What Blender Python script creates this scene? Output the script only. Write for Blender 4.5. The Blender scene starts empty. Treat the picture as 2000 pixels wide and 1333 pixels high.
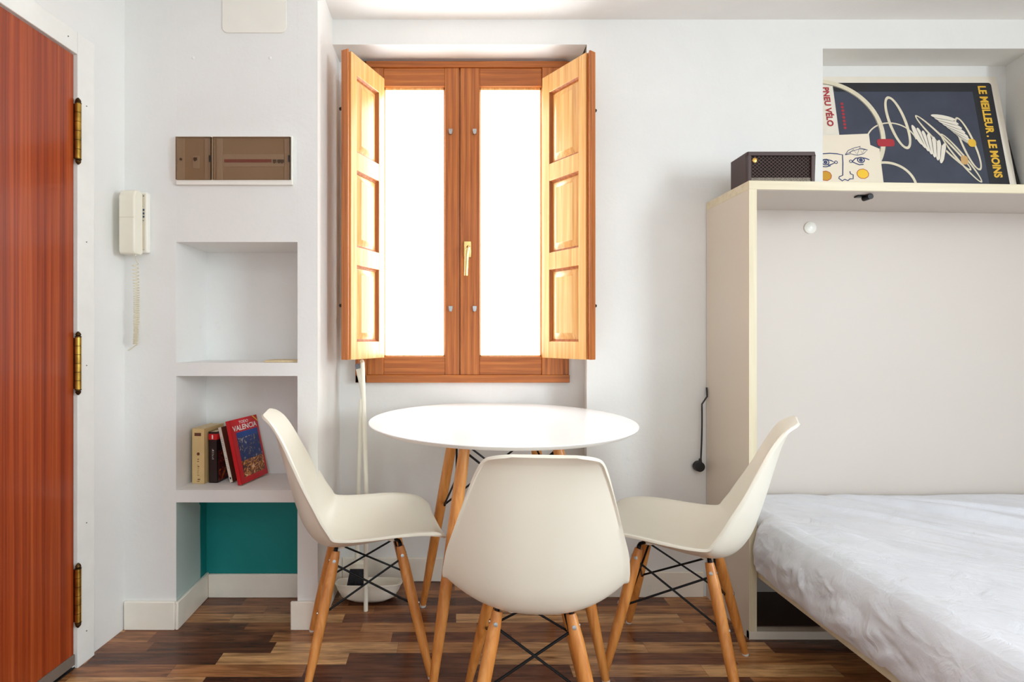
import bpy, bmesh, math, random
from mathutils import Vector, Matrix, noise
random.seed(7)
S = bpy.context.scene
COL = S.collection
PI = math.pi

# ---------------------------------------------------------------- camera, world, exposure
F = 1010.0; PX = 880.0; PY = 660.0; H = 1.05
cd = bpy.data.cameras.new('camera'); cam = bpy.data.objects.new('camera', cd); COL.objects.link(cam)
cam.location = (0, 0, H); cam.rotation_euler = (PI/2, 0, 0)
cd.sensor_width = 36; cd.lens = 36*F/2000.0
cd.shift_x = (1000-PX)/2000.0; cd.shift_y = (PY-666.5)/2000.0
cd.clip_start = 0.02
S.camera = cam
w = bpy.data.worlds.new('world'); S.world = w; w.use_nodes = True
w.node_tree.nodes['Background'].inputs[0].default_value = (0.86, 0.955, 1.0, 1)
w.node_tree.nodes['Background'].inputs[1].default_value = 0.66
def area(name, loc, rot, sx, sy, power, col=(1,1,1)):
    ld = bpy.data.lights.new(name, 'AREA'); ld.shape = 'RECTANGLE'; ld.size = sx; ld.size_y = sy
    ld.energy = power; ld.color = col
    o = bpy.data.objects.new(name, ld); COL.objects.link(o); o.location = loc; o.rotation_euler = rot
    return o
# overhead light added behind the camera to lift the room's brightness
area('added_overhead_light', (0.6, -0.9, 2.30), (0, 0, 0), 0.9, 0.9, 9, (0.90, 0.97, 1.0))
# unseen area light added as daylight from an assumed window on the right
area('assumed_side_window_light', (3.31, -0.85, 1.55), (0, math.radians(90), 0), 1.2, 1.4, 50, (0.86, 0.955, 1.0))
PANE_EMIT = 4.8
S.view_settings.view_transform = 'Standard'; S.view_settings.look = 'None'
S.view_settings.gamma = 1; S.view_settings.use_curve_mapping = False
S.view_settings.exposure = 0.84
S.cycles.max_bounces = 10; S.cycles.diffuse_bounces = 6

def P(px, py, Y):
    return Vector(((px-PX)*Y/F, Y, H-(py-PY)*Y/F))
def WX(px, Y): return (px-PX)*Y/F
def WZ(py, Y): return H-(py-PY)*Y/F

# ---------------------------------------------------------------- materials
def srgb(r, g, b):
    f = lambda c: (c/255/12.92) if c/255 <= 0.04045 else ((c/255+0.055)/1.055)**2.4
    return (f(r), f(g), f(b), 1)
class NT:
    def __init__(s, name):
        s.m = bpy.data.materials.new(name); s.m.use_nodes = True
        s.t = s.m.node_tree; s.b = s.t.nodes['Principled BSDF']
    def n(s, typ, **kw):
        nd = s.t.nodes.new(typ)
        for k, v in kw.items():
            if k in nd.inputs.keys() if isinstance(k, str) else False: nd.inputs[k].default_value = v
            else: setattr(nd, k, v)
        return nd
    def l(s, a, b): s.t.links.new(a, b)
    def coords(s, scale=(1,1,1), loc=(0,0,0)):
        tc = s.n('ShaderNodeTexCoord'); mp = s.n('ShaderNodeMapping')
        mp.inputs['Scale'].default_value = scale; mp.inputs['Location'].default_value = loc
        s.l(tc.outputs['Object'], mp.inputs['Vector']); return mp.outputs['Vector']
    def noise(s, vec, scale=5, detail=4, rough=0.55, dist=0):
        nd = s.n('ShaderNodeTexNoise'); nd.inputs['Scale'].default_value = scale
        nd.inputs['Detail'].default_value = detail; nd.inputs['Roughness'].default_value = rough
        nd.inputs['Distortion'].default_value = dist
        s.l(vec, nd.inputs['Vector']); return nd.outputs['Fac']
    def ramp(s, fac, stops):
        r = s.n('ShaderNodeValToRGB'); e = r.color_ramp.elements
        e[0].position, e[0].color = stops[0]; e[1].position, e[1].color = stops[-1]
        for p, c in stops[1:-1]:
            x = e.new(p); x.color = c
        s.l(fac, r.inputs['Fac']); return r.outputs['Color']
    def math(s, op, a, b=0.0):
        nd = s.n('ShaderNodeMath', operation=op)
        for i, v in enumerate((a, b)):
            if isinstance(v, (int, float)): nd.inputs[i].default_value = v
            else: s.l(v, nd.inputs[i])
        return nd.outputs[0]
    def mix(s, fac, a, b, blend='MIX'):
        nd = s.n('ShaderNodeMix', data_type='RGBA', blend_type=blend)
        for sock, v in ((nd.inputs[0], fac), (nd.inputs[6], a), (nd.inputs[7], b)):
            if isinstance(v, (int, float, tuple)): sock.default_value = v
            else: s.l(v, sock)
        return nd.outputs[2]
    def bump(s, h, strength=0.2, dist=0.002):
        b = s.n('ShaderNodeBump'); b.inputs['Strength'].default_value = strength
        b.inputs['Distance'].default_value = dist
        s.l(h, b.inputs['Height']); s.l(b.outputs['Normal'], s.b.inputs['Normal'])
    def base(s, c):
        if isinstance(c, tuple): s.b.inputs['Base Color'].default_value = c
        else: s.l(c, s.b.inputs['Base Color'])
def plain(name, c, rough=0.5, metal=0.0, var=0.04, scale=12, bump=0.0, coat=0.0, spec=0.5):
    t = NT(name); v = t.coords(); f = t.noise(v, scale, 3)
    d = tuple(max(0, x*(1-var*2)) for x in c[:3])+(1,); u = tuple(min(1, x*(1+var)) for x in c[:3])+(1,)
    t.base(t.ramp(f, [(0.3, d), (0.7, u)]))
    t.b.inputs['Roughness'].default_value = rough; t.b.inputs['Metallic'].default_value = metal
    t.b.inputs['Coat Weight'].default_value = coat; t.b.inputs['Specular IOR Level'].default_value = spec
    if bump: t.bump(t.noise(v, scale*6, 3), bump)
    return t.m
def wood(name, c1, c2, c3, axis='z', rough=0.4, fine=60, stretch=0.035, rings=0.0, coat=0.0):
    t = NT(name); st = fine*stretch
    sc = {'x': (st, fine, fine), 'y': (fine, st, fine), 'z': (fine, fine, st)}[axis]
    v = t.coords(sc); n1 = t.noise(v, 1.0, 5, 0.6, 0.6)
    lo = {'x': (.4, 7, 7), 'y': (7, .4, 7), 'z': (7, 7, .4)}[axis]
    n2 = t.noise(t.coords(lo), 1.0, 3, 0.5, 1.0)
    col = t.ramp(n1, [(0.28, c1), (0.5, c2), (0.72, c3)])
    if rings:
        wv = t.n('ShaderNodeTexWave', wave_type='BANDS', bands_direction={'x': 'Z', 'z': 'X', 'y': 'X'}[axis])
        wv.inputs['Scale'].default_value = rings; wv.inputs['Distortion'].default_value = 5
        wv.inputs['Detail'].default_value = 3; wv.inputs['Detail Scale'].default_value = 1.2
        t.l(t.coords({'x': (.12, 1, 1), 'y': (1, .12, 1), 'z': (1, 1, .12)}[axis]), wv.inputs['Vector'])
        col = t.mix(t.math('MULTIPLY', wv.outputs['Fac'], 0.45), col, c1)
    col = t.mix(t.math('MULTIPLY', n2, 0.5), col, c3, 'MULTIPLY') if False else col
    t.base(col); t.b.inputs['Roughness'].default_value = rough
    t.b.inputs['Coat Weight'].default_value = coat; t.b.inputs['Coat Roughness'].default_value = 0.2
    t.bump(n1, 0.12, 0.001); return t.m
def plaster(name, c, dirt):
    t = NT(name); v = t.coords()
    a = t.noise(v, 2.2, 5, 0.6, 0.5); b = t.noise(t.coords((1,1,1), (7,3,1)), 14, 6, 0.7)
    col = t.ramp(a, [(0.3, tuple(x*0.95 for x in c[:3])+(1,)), (0.65, c)])
    m = t.ramp(b, [(0.62, (0,0,0,1)), (0.78, (1,1,1,1))])
    m2 = t.ramp(t.noise(t.coords((1,1,1), (2,9,4)), 3.1, 4), [(0.55, (0,0,0,1)), (0.75, (0.32,0.32,0.32,1))])
    col = t.mix(t.math('MULTIPLY', m, m2), col, dirt)
    t.base(col); t.b.inputs['Roughness'].default_value = 0.62
    h = t.math('ADD', t.noise(v, 9, 5, 0.55), t.math('MULTIPLY', t.noise(v, 60, 3), 0.25))
    t.bump(h, 0.28, 0.006); return t.m
M = {}
M['wall'] = plaster('white_plaster', srgb(236, 236, 234), srgb(186, 178, 168))
M['ceiling'] = plaster('ceiling_paint', srgb(240, 239, 237), srgb(225, 222, 218))
M['teal'] = plaster('teal_paint', srgb(0, 136, 134), srgb(0, 90, 96))
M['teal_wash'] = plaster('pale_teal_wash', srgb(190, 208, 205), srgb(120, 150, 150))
M['trim'] = plain('cream_trim_paint', srgb(246, 240, 227), 0.35, var=0.02, bump=0.03)
M['casing'] = plain('white_gloss_paint', srgb(240, 240, 236), 0.35, var=0.02)
M['shell'] = plain('cream_polypropylene', srgb(242, 237, 222), 0.34, var=0.012, scale=3, bump=0.02)
M['table'] = plain('white_lacquer', srgb(250, 250, 250), 0.22, var=0.005, scale=2)
M['beech'] = wood('beech_legs', srgb(186, 112, 48), srgb(212, 138, 66), srgb(228, 160, 88), 'z', 0.4, 55, 0.05, coat=0.2)
M['black_metal'] = plain('black_metal', srgb(22, 22, 24), 0.35, 0.6, 0.1)
M['steel'] = plain('zinc_screw', srgb(190, 190, 190), 0.3, 1.0, 0.1)
M['glide'] = plain('white_glide', srgb(225, 225, 222), 0.5)
M['brass'] = plain('aged_brass', srgb(190, 150, 70), 0.28, 1.0, 0.25, 30)
M['brass_bright'] = plain('polished_brass', srgb(226, 200, 130), 0.2, 1.0, 0.08, 30)
M['brass_dark'] = plain('tarnished_brass', srgb(84, 62, 34), 0.4, 0.9, 0.2, 30)
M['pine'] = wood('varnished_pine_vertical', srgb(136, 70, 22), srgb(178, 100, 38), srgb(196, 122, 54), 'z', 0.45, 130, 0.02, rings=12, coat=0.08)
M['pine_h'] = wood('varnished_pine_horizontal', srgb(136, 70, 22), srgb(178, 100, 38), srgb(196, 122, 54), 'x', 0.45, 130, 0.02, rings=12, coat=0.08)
M['lit_pine'] = wood('lit_pine', srgb(210, 146, 78), srgb(236, 186, 116), srgb(244, 204, 142), 'z', 0.3, 120, 0.02, rings=9, coat=0.35)  # same pine made paler: window light on the shutters put into the colour
M['pine_edge'] = wood('varnished_pine_edge', srgb(146, 76, 26), srgb(184, 104, 42), srgb(204, 126, 56), 'z', 0.35, 100, 0.02, coat=0.3)  # pine tone without the painted window light
M['door'] = None
M['laminate'] = plain('cream_laminate', srgb(222, 212, 197), 0.42, var=0.008, scale=2)
M['edging'] = wood('pale_edge_banding', srgb(214, 200, 168), srgb(224, 212, 182), srgb(230, 220, 194), 'z', 0.4, 40, 0.05)
M['edging_h'] = wood('pale_edge_banding_horizontal', srgb(214, 200, 168), srgb(224, 212, 182), srgb(230, 220, 194), 'x', 0.4, 40, 0.05)
M['back_panel'] = plain('beige_back_panel', srgb(212, 203, 195), 0.5, var=0.008, scale=2)
M['dark_void'] = plain('under_bed_shade', srgb(58, 34, 24), 0.5)
M['plastic_white'] = plain('white_plastic', srgb(240, 238, 230), 0.35, var=0.01)
M['plastic_cream'] = plain('cream_plastic', srgb(238, 234, 218), 0.38, var=0.01)
M['plastic_beige'] = plain('beige_plastic', srgb(222, 212, 192), 0.4, var=0.01)
M['cord'] = plain('cream_cord', srgb(232, 224, 200), 0.45, var=0.02)
M['black'] = plain('black_rubber', srgb(26, 26, 28), 0.5)
M['navy_button'] = plain('navy_button', srgb(60, 78, 104), 0.4)
M['dark_brown'] = plain('dark_brown_leatherette', srgb(70, 48, 46), 0.45, bump=0.1, scale=40)
M['grille_black'] = plain('black_grille_cloth', srgb(22, 14, 16), 0.9)
M['grille_wire'] = plain('brown_grille_wire', srgb(120, 100, 96), 0.4, 0.3)
M['grey_knit'] = plain('grey_speckled_strip', srgb(140, 130, 118), 0.8, var=0.3, scale=220)
M['gold'] = plain('gold_badge', srgb(214, 168, 90), 0.3, 0.8)
M['paper'] = plain('cream_paper', srgb(238, 230, 216), 0.7, var=0.01)
M['paper2'] = plain('warm_paper', srgb(240, 228, 208), 0.6, var=0.01)
M['navy'] = plain('poster_navy', srgb(62, 68, 86), 0.4, var=0.12, scale=6)
M['ink_black'] = plain('poster_black', srgb(34, 36, 44), 0.4, var=0.1, scale=6)
M['ink_red'] = plain('poster_red', srgb(176, 40, 52), 0.5)
M['ink_yellow'] = plain('poster_yellow', srgb(240, 190, 60), 0.5)
M['ink_cream'] = plain('poster_cream', srgb(232, 222, 196), 0.5, var=0.04, scale=30)
M['ink_tan'] = plain('poster_tan', srgb(214, 170, 110), 0.5)
M['ink_blue'] = plain('ink_blue', srgb(34, 56, 110), 0.5)
M['mustard'] = plain('mustard', srgb(206, 152, 24), 0.5)
M['sun_yellow'] = plain('sun_yellow', srgb(252, 204, 50), 0.5)
M['pages'] = plain('book_pages', srgb(216, 196, 158), 0.8, var=0.06, scale=90)
M['tan_cover'] = plain('tan_cover', srgb(222, 192, 136), 0.5, var=0.05)
M['brown_ink'] = plain('brown_ink', srgb(104, 56, 36), 0.6)
M['black_cover'] = plain('black_cover', srgb(34, 22, 24), 0.3)
M['red_cover'] = plain('red_cover', srgb(206, 24, 34), 0.3, var=0.05)
M['white_cover'] = plain('white_cover', srgb(232, 224, 210), 0.4)
M['white_ink'] = plain('white_ink', srgb(244, 240, 236), 0.5)
M['pan'] = plain('pan_plastic', srgb(240, 234, 220), 0.4, var=0.02)
M['bristle'] = plain('black_bristles', srgb(36, 38, 46), 0.6, var=0.3, scale=120)
M['grey_plastic'] = plain('grey_plastic', srgb(120, 124, 136), 0.35)
M['weather'] = plain('grey_door_strip', srgb(120, 108, 98), 0.5)
def cover_art(name, stops, scale):
    t = NT(name); v = t.coords((1, 1, 1)); n = t.noise(v, scale, 6, 0.75, 2.5)
    t.base(t.ramp(n, stops)); t.b.inputs['Roughness'].default_value = 0.25; return t.m
M['photo_blue'] = cover_art('night_photo_blue', [(0.36, srgb(14, 24, 66)), (0.48, srgb(36, 64, 130)), (0.56, srgb(26, 32, 60)), (0.66, srgb(210, 214, 224))], 24)
M['photo_sky'] = plain('night_photo_sky', srgb(24, 74, 150), 0.3, var=0.1)
M['photo_orange'] = cover_art('night_photo_orange', [(0.38, srgb(34, 22, 40)), (0.48, srgb(110, 60, 40)), (0.56, srgb(224, 146, 70)), (0.66, srgb(246, 220, 180))], 30)
M['fire'] = cover_art('glowing_portrait', [(0.3, srgb(30, 16, 18)), (0.5, srgb(90, 20, 22)), (0.62, srgb(190, 90, 40)), (0.75, srgb(220, 140, 80))], 22)
def door_mat():
    t = NT('sapele_door')
    n1 = t.noise(t.coords((46, 1, 0.25)), 1.0, 3, 0.6, 0.1)
    n2 = t.noise(t.coords((230, 1, 1.4)), 1.0, 4, 0.7)
    n3 = t.noise(t.coords((2, 1, 0.3)), 1.0, 3)
    a = t.ramp(n1, [(0.34, srgb(140, 54, 24)), (0.52, srgb(172, 74, 32)), (0.66, srgb(188, 92, 44))])
    b = t.ramp(n2, [(0.3, srgb(150, 90, 60)), (0.6, (1, 1, 1, 1))])
    c = t.mix(0.55, a, b, 'MULTIPLY'); t.base(c)
    t.b.inputs['Roughness'].default_value = 0.3; t.b.inputs['Coat Weight'].default_value = 0.2
    return t.m
M['door'] = door_mat()
def floor_mat():
    t = NT('mixed_tone_laminate_floor'); L = 0.42; Wd = 0.061
    tc = t.n('ShaderNodeTexCoord'); sp = t.n('ShaderNodeSeparateXYZ'); t.l(tc.outputs['Object'], sp.inputs[0])
    yr = t.math('DIVIDE', t.math('SUBTRACT', sp.outputs['Y'], 0.013), Wd); row = t.math('FLOOR', yr)
    rf = t.math('FRACT', yr)
    wn = t.n('ShaderNodeTexWhiteNoise', noise_dimensions='1D'); t.l(row, wn.inputs['W'])
    xs = t.math('ADD', t.math('DIVIDE', sp.outputs['X'], L), t.math('MULTIPLY', wn.outputs['Value'], 7.3))
    cellx = t.math('FLOOR', xs); xf = t.math('FRACT', xs)
    cv = t.n('ShaderNodeCombineXYZ'); t.l(cellx, cv.inputs[0]); t.l(row, cv.inputs[1])
    w2 = t.n('ShaderNodeTexWhiteNoise', noise_dimensions='3D'); t.l(cv.outputs[0], w2.inputs['Vector'])
    off = t.n('ShaderNodeVectorMath', operation='MULTIPLY_ADD')
    t.l(w2.outputs['Color'], off.inputs[0]); off.inputs[1].default_value = (20, 20, 20)
    t.l(tc.outputs['Object'], off.inputs[2])
    mp = t.n('ShaderNodeMapping'); mp.inputs['Scale'].default_value = (5, 75, 1); t.l(off.outputs[0], mp.inputs['Vector'])
    g = t.noise(mp.outputs['Vector'], 1.0, 6, 0.65, 0.8)
    mp2 = t.n('ShaderNodeMapping'); mp2.inputs['Scale'].default_value = (3, 22, 1); t.l(off.outputs[0], mp2.inputs['Vector'])
    g2 = t.noise(mp2.outputs['Vector'], 1.0, 3, 0.5, 1.5)
    tone = t.ramp(w2.outputs['Value'], [(0.0, srgb(98, 58, 40)), (0.3, srgb(134, 84, 56)), (0.52, srgb(176, 120, 76)), (0.78, srgb(208, 152, 98)), (1.0, srgb(236, 190, 134))])
    gr = t.ramp(g, [(0.3, (0.30, 0.23, 0.19, 1)), (0.48, (0.82, 0.78, 0.75, 1)), (0.68, (1.15, 1.12, 1.08, 1))])
    gr2 = t.ramp(g2, [(0.34, (0.45, 0.38, 0.34, 1)), (0.6, (1, 1, 1, 1))])
    c = t.mix(1.0, tone, gr, 'MULTIPLY'); c = t.mix(0.8, c, gr2, 'MULTIPLY')
    e = t.math('MINIMUM', t.math('MULTIPLY', t.math('MINIMUM', rf, t.math('SUBTRACT', 1.0, rf)), Wd),
               t.math('MULTIPLY', t.math('MINIMUM', xf, t.math('SUBTRACT', 1.0, xf)), L))
    seam = t.math('LESS_THAN', e, 0.0006)
    c = t.mix(t.math('MULTIPLY', seam, 0.6), c, srgb(50, 30, 22))
    t.base(c); t.b.inputs['Roughness'].default_value = 0.24
    t.bump(g, 0.06, 0.001); return t.m
M['floor'] = floor_mat()
def sheet_mat():
    t = NT('pale_grey_cotton'); v = t.coords()
    t.base(t.ramp(t.noise(v, 5, 4), [(0.3, srgb(214, 216, 223)), (0.7, srgb(226, 228, 235))]))
    t.b.inputs['Roughness'].default_value = 0.85; t.b.inputs['Sheen Weight'].default_value = 0.15
    h = t.math('ADD', t.noise(t.coords((14, 14, 14)), 1.0, 5, 0.6, 1.0), t.math('MULTIPLY', t.noise(t.coords((300, 300, 300)), 1.0, 2), 0.05))
    tc = t.n('ShaderNodeTexCoord'); mp = t.n('ShaderNodeMapping'); mp.inputs['Rotation'].default_value = (0, 0, math.radians(42)); m2 = t.n('ShaderNodeMapping'); m2.inputs['Scale'].default_value = (1.6, 13, 6)
    t.l(tc.outputs['Object'], mp.inputs['Vector']); t.l(mp.outputs['Vector'], m2.inputs['Vector']); f = t.noise(m2.outputs['Vector'], 1.0, 3, 0.5, 0.8)
    h = t.math('ADD', h, t.math('MULTIPLY', t.math('ABSOLUTE', t.math('SUBTRACT', f, 0.5)), -2.6))
    t.bump(h, 0.6, 0.009); return t.m
M['sheet'] = sheet_mat()
def pane_mat():
    t = NT('backlit_frosted_glass')
    t.b.inputs['Base Color'].default_value = (0.9, 0.92, 0.93, 1); t.b.inputs['Roughness'].default_value = 0.4
    t.b.inputs['Emission Color'].default_value = (0.88, 0.96, 1.0, 1); t.b.inputs['Emission Strength'].default_value = PANE_EMIT
    return t.m
M['pane'] = pane_mat()
def smoky():
    m = bpy.data.materials.new('smoky_plastic'); m.use_nodes = True; t = m.node_tree; t.nodes.clear()
    o = t.nodes.new('ShaderNodeOutputMaterial'); mx = t.nodes.new('ShaderNodeMixShader')
    tr = t.nodes.new('ShaderNodeBsdfTransparent'); tr.inputs[0].default_value = (0.86, 0.78, 0.70, 1)
    p = t.nodes.new('ShaderNodeBsdfPrincipled'); p.inputs['Base Color'].default_value = srgb(124, 100, 82); p.inputs['Roughness'].default_value = 0.15
    mx.inputs[0].default_value = 0.22
    t.links.new(tr.outputs[0], mx.inputs[1]); t.links.new(p.outputs[0], mx.inputs[2]); t.links.new(mx.outputs[0], o.inputs[0]); return m
M['smoky'] = smoky()

# ---------------------------------------------------------------- mesh helper
class MB:
    """collects shapes; build() links them as ONE mesh object"""
    def __init__(s): s.v = []; s.f = []; s.mi = []; s.sm = []; s.m = 0; s.T = Matrix.Identity(4)
    def use(s, i): s.m = i; return s
    def add(s, vs, fs, smooth=False):
        k = len(s.v); s.v += [s.T @ Vector(p) for p in vs]
        for f in fs: s.f.append([k+i for i in f]); s.mi.append(s.m); s.sm.append(smooth)
        return s
    def box(s, x0, x1, y0, y1, z0, z1):
        x0, x1 = min(x0, x1), max(x0, x1); y0, y1 = min(y0, y1), max(y0, y1); z0, z1 = min(z0, z1), max(z0, z1)
        v = [(x0,y0,z0),(x1,y0,z0),(x1,y1,z0),(x0,y1,z0),(x0,y0,z1),(x1,y0,z1),(x1,y1,z1),(x0,y1,z1)]
        return s.add(v, [(0,3,2,1),(4,5,6,7),(0,1,5,4),(1,2,6,5),(2,3,7,6),(3,0,4,7)])
    def prism(s, pts, z0, z1, fn=None):
        """polygon pts (ccw) extruded; fn maps (a,b,c)->xyz"""
        fn = fn or (lambda a, b, c: (a, b, c)); n = len(pts)
        v = [fn(a, b, z0) for a, b in pts]+[fn(a, b, z1) for a, b in pts]
        return s.add(v, [tuple(range(n-1, -1, -1)), tuple(range(n, 2*n))]+[(i, (i+1) % n, n+(i+1) % n, n+i) for i in range(n)])
    def cyl(s, p0, p1, r0, r1=None, n=16, cap=True, smooth=True):
        return s.tube([p0, p1], [r0, r0 if r1 is None else r1], n, cap, smooth)
    def tube(s, pts, r, n=10, cap=True, smooth=True):
        pts = [Vector(p) for p in pts]; m = len(pts)
        rs = r if isinstance(r, (list, tuple)) else [r]*m
        t0 = (pts[1]-pts[0]).normalized()
        u = t0.orthogonal().normalized(); vs = []; fs = []
        for i, p in enumerate(pts):
            t = (pts[min(i+1, m-1)]-pts[max(i-1, 0)]).normalized()
            u = (u-t*u.dot(t)).normalized(); w_ = t.cross(u)
            for k in range(n):
                a = 2*PI*k/n; vs.append(p+(u*math.cos(a)+w_*math.sin(a))*rs[i])
        for i in range(m-1):
            for k in range(n):
                fs.append((i*n+k, i*n+(k+1) % n, (i+1)*n+(k+1) % n, (i+1)*n+k))
        s.add(vs, fs, smooth)
        if cap:
            s.add(vs[:n], [tuple(range(n-1, -1, -1))]); s.add(vs[-n:], [tuple(range(n))])
        return s
    def grid(s, rows, smooth=True, flip=False):
        nr = len(rows); nc = len(rows[0]); vs = [p for r in rows for p in r]; fs = []
        for i in range(nr-1):
            for j in range(nc-1):
                q = (i*nc+j, i*nc+j+1, (i+1)*nc+j+1, (i+1)*nc+j); fs.append(q[::-1] if flip else q)
        return s.add(vs, fs, smooth)
    def sphere(s, c, r, n=12, sq=(1, 1, 1)):
        rows = []
        for i in range(n//2+1):
            a = PI*i/(n//2); rows.append([(c[0]+r*sq[0]*math.sin(a)*math.cos(2*PI*j/n), c[1]+r*sq[1]*math.sin(a)*math.sin(2*PI*j/n), c[2]+r*sq[2]*math.cos(a)) for j in range(n+1)])
        return s.grid(rows)
    def build(s, name, mats, parent=None, loc=(0,0,0), bevel=0, seg=2, angle=35, **props):
        me = bpy.data.meshes.new(name); me.from_pydata([tuple(p) for p in s.v], [], s.f)
        mats = mats if isinstance(mats, (list, tuple)) else [mats]
        for x in mats: me.materials.append(M[x])
        for i, p in enumerate(me.polygons): p.material_index = s.mi[i]; p.use_smooth = s.sm[i]
        bm = bmesh.new(); bm.from_mesh(me); bmesh.ops.remove_doubles(bm, verts=bm.verts, dist=1e-6)
        bmesh.ops.recalc_face_normals(bm, faces=bm.faces); bm.to_mesh(me); bm.free()
        me.set_sharp_from_angle(angle=math.radians(angle))
        o = bpy.data.objects.new(name, me); COL.objects.link(o); o.location = loc
        if parent: o.parent = parent
        if bevel:
            b = o.modifiers.new('bevel', 'BEVEL'); b.width = bevel; b.segments = seg; b.limit_method = 'ANGLE'; b.angle_limit = math.radians(40)
            b.harden_normals = False
        for k, v in props.items(): o[k] = v
        return o
def thing(name, label, cat, loc=(0,0,0), rz=0, group=None):
    o = bpy.data.objects.new(name, None); COL.objects.link(o); o.empty_display_size = 0.05
    o.location = loc; o.rotation_euler = (0, 0, rz); o['label'] = label; o['category'] = cat
    if group: o['group'] = group
    return o
def tag(o, label, cat, group=None):
    o['label'] = label; o['category'] = cat
    if group: o['group'] = group
    return o
def struct(o): o['kind'] = 'structure'; return o
def copy_tree(o, parent=None):
    c = o.copy(); COL.objects.link(c); c.parent = parent
    for ch in list(o.children): copy_tree(ch, c)
    return c
def text_shape(mb, body, fn, width=None, height=None, bold=0.0, depth=0.0006, xscale=1.0):
    """lay lettering: local (a across, b up) mapped by fn(a,b,c); fitted to width/height, origin = bottom-left"""
    cu = bpy.data.curves.new('t', 'FONT'); cu.body = body; cu.size = 1.0; cu.offset = bold; cu.extrude = 0
    cu.resolution_u = 3
    o = bpy.data.objects.new('t', cu); COL.objects.link(o)
    dg = bpy.context.evaluated_depsgraph_get(); me = bpy.data.meshes.new_from_object(o.evaluated_get(dg))
    xs = [v.co.x for v in me.vertices]; ys = [v.co.y for v in me.vertices]
    x0, x1, y0, y1 = min(xs), max(xs), min(ys), max(ys)
    sy = (height/(y1-y0)) if height else width/(x1-x0); sx = (width/(x1-x0)) if width else sy*xscale
    if not height: sy = sx
    vs = [fn((v.co.x-x0)*sx, (v.co.y-y0)*sy, depth) for v in me.vertices]
    mb.add(vs, [tuple(p.vertices) for p in me.polygons])
    bpy.data.objects.remove(o); bpy.data.curves.remove(cu); bpy.data.meshes.remove(me)

# ---------------------------------------------------------------- the room
YB = 2.10; YR = 2.235; YA = 1.865; ZC = 2.343; XA = -0.479
# floor, ceiling
struct(MB().box(-1.9, 3.3, -2.4, 2.5, -0.05, 0).build('floor', 'floor'))
struct(MB().box(-1.9, 3.3, -2.4, 2.5, ZC, ZC+0.08).build('ceiling', 'ceiling'))
# back wall with window recess and poster niche
XR = WX(1146, YB); XRb = XR+0.025
ZR = WZ(87, YB); NX0 = WX(1607, YB); NZ1 = WZ(95, YB); NX1 = 2.365
FX0, FX1 = WX(694, 2.2), WX(1113, 2.2); FZ0, FZ1 = WZ(748, 2.2), WZ(119, 2.2)
b = MB()
b.box(XA-0.05, XR, YB, YR+0.2, ZR, ZC)                       # above the recess
b.prism([(XR, YB), (NX0, YB), (NX0, YR), (XRb, YR)], 0, ZC)   # strip right of the recess
b.box(XR+0.03, NX0, YR, YR+0.2, 0, ZC)
b.box(NX0, 3.3, YB, YR, 0, 1.590)                             # under the niche
b.box(NX0, 3.3, YB, YR, NZ1, ZC)
b.prism([(NX1, YB), (3.3, YB), (3.3, YR), (NX1+0.035, YR)], 1.590, NZ1)
b.box(NX0, 3.3, YR, YR+0.2, 0, ZC)
b.box(XA-0.05, XR+0.03, YR, YR+0.2, 0, FZ0)                   # under the window
b.box(XA-0.05, FX0, YR, YR+0.2, FZ0, ZR)
b.box(FX1, XR+0.03, YR, YR+0.2, FZ0, ZC)
b.box(FX0, FX1, YR, YR+0.2, FZ1, ZR)
struct(b.build('wall_back', 'wall'))
b = MB()
b.box(3.25, 3.37, -2.4, 2.5, 0, 0.95); b.box(3.25, 3.37, -2.4, 2.5, 2.15, ZC); b.box(3.25, 3.37, -2.4, -1.55, 0.95, 2.15); b.box(3.25, 3.37, -0.15, 2.5, 0.95, 2.15)  # window opening is assumed, left in the wall for the added side light
struct(b.build('wall_right', 'wall'))
# chimney-like block with the shelf niches
nx0, nx1 = WX(344, YA), WX(581, YA); YN = 2.096
z_top = WZ(473, YA); s1t, s1b = WZ(709, YA), WZ(735, YA); s2t, s2b = WZ(958, YA), WZ(982, YA)
def rough_box(b, x0, x1, y0, y1, z0, z1, amp=0.002):
    b.box(x0, x1, y0, y1, z0, z1)
b = MB()
b.box(-1.30, nx0, YA, YN+0.1, 0, ZC); b.box(nx1, XA, YA, YR+0.1, 0, ZC)
b.box(nx0, nx1, YA, YN+0.1, z_top, ZC)
b.box(nx0, nx1, YN, YN+0.1, s2b, z_top)
b.box(nx0, nx1, YA, YN, s1b, s1t); b.box(nx0, nx1, YA, YN, s2b, s2t)
for px, py in ((377, 113), (527, 113)): b.sphere(tuple(P(px, py, YA)), 0.006, 8, (1, 0.5, 1))
b.use(1); b.box(nx0, nx1, YN, YN+0.1, 0, s2b)
# ragged teal edge creeping onto the left cheek of the bottom niche
yq = YN-0.055
pts = [(yq, 0.0), (YN, 0.0), (YN, s2b), (yq-0.035, s2b), (yq-0.03, s2b-0.012), (yq-0.012, s2b-0.02), (yq-0.014, s2b-0.045), (yq+0.004, s2b-0.07), (yq+0.001, s2b-0.15), (yq+0.006, 0.15)]
b.prism(pts, nx0, nx0+0.0006, lambda a, c, d: (d, a, c))
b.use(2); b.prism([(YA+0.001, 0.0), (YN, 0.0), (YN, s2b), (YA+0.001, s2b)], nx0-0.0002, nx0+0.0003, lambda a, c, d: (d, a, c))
struct(b.build('wall_alcove', ['wall', 'teal', 'teal_wash'], bevel=0.003, seg=2))
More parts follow.
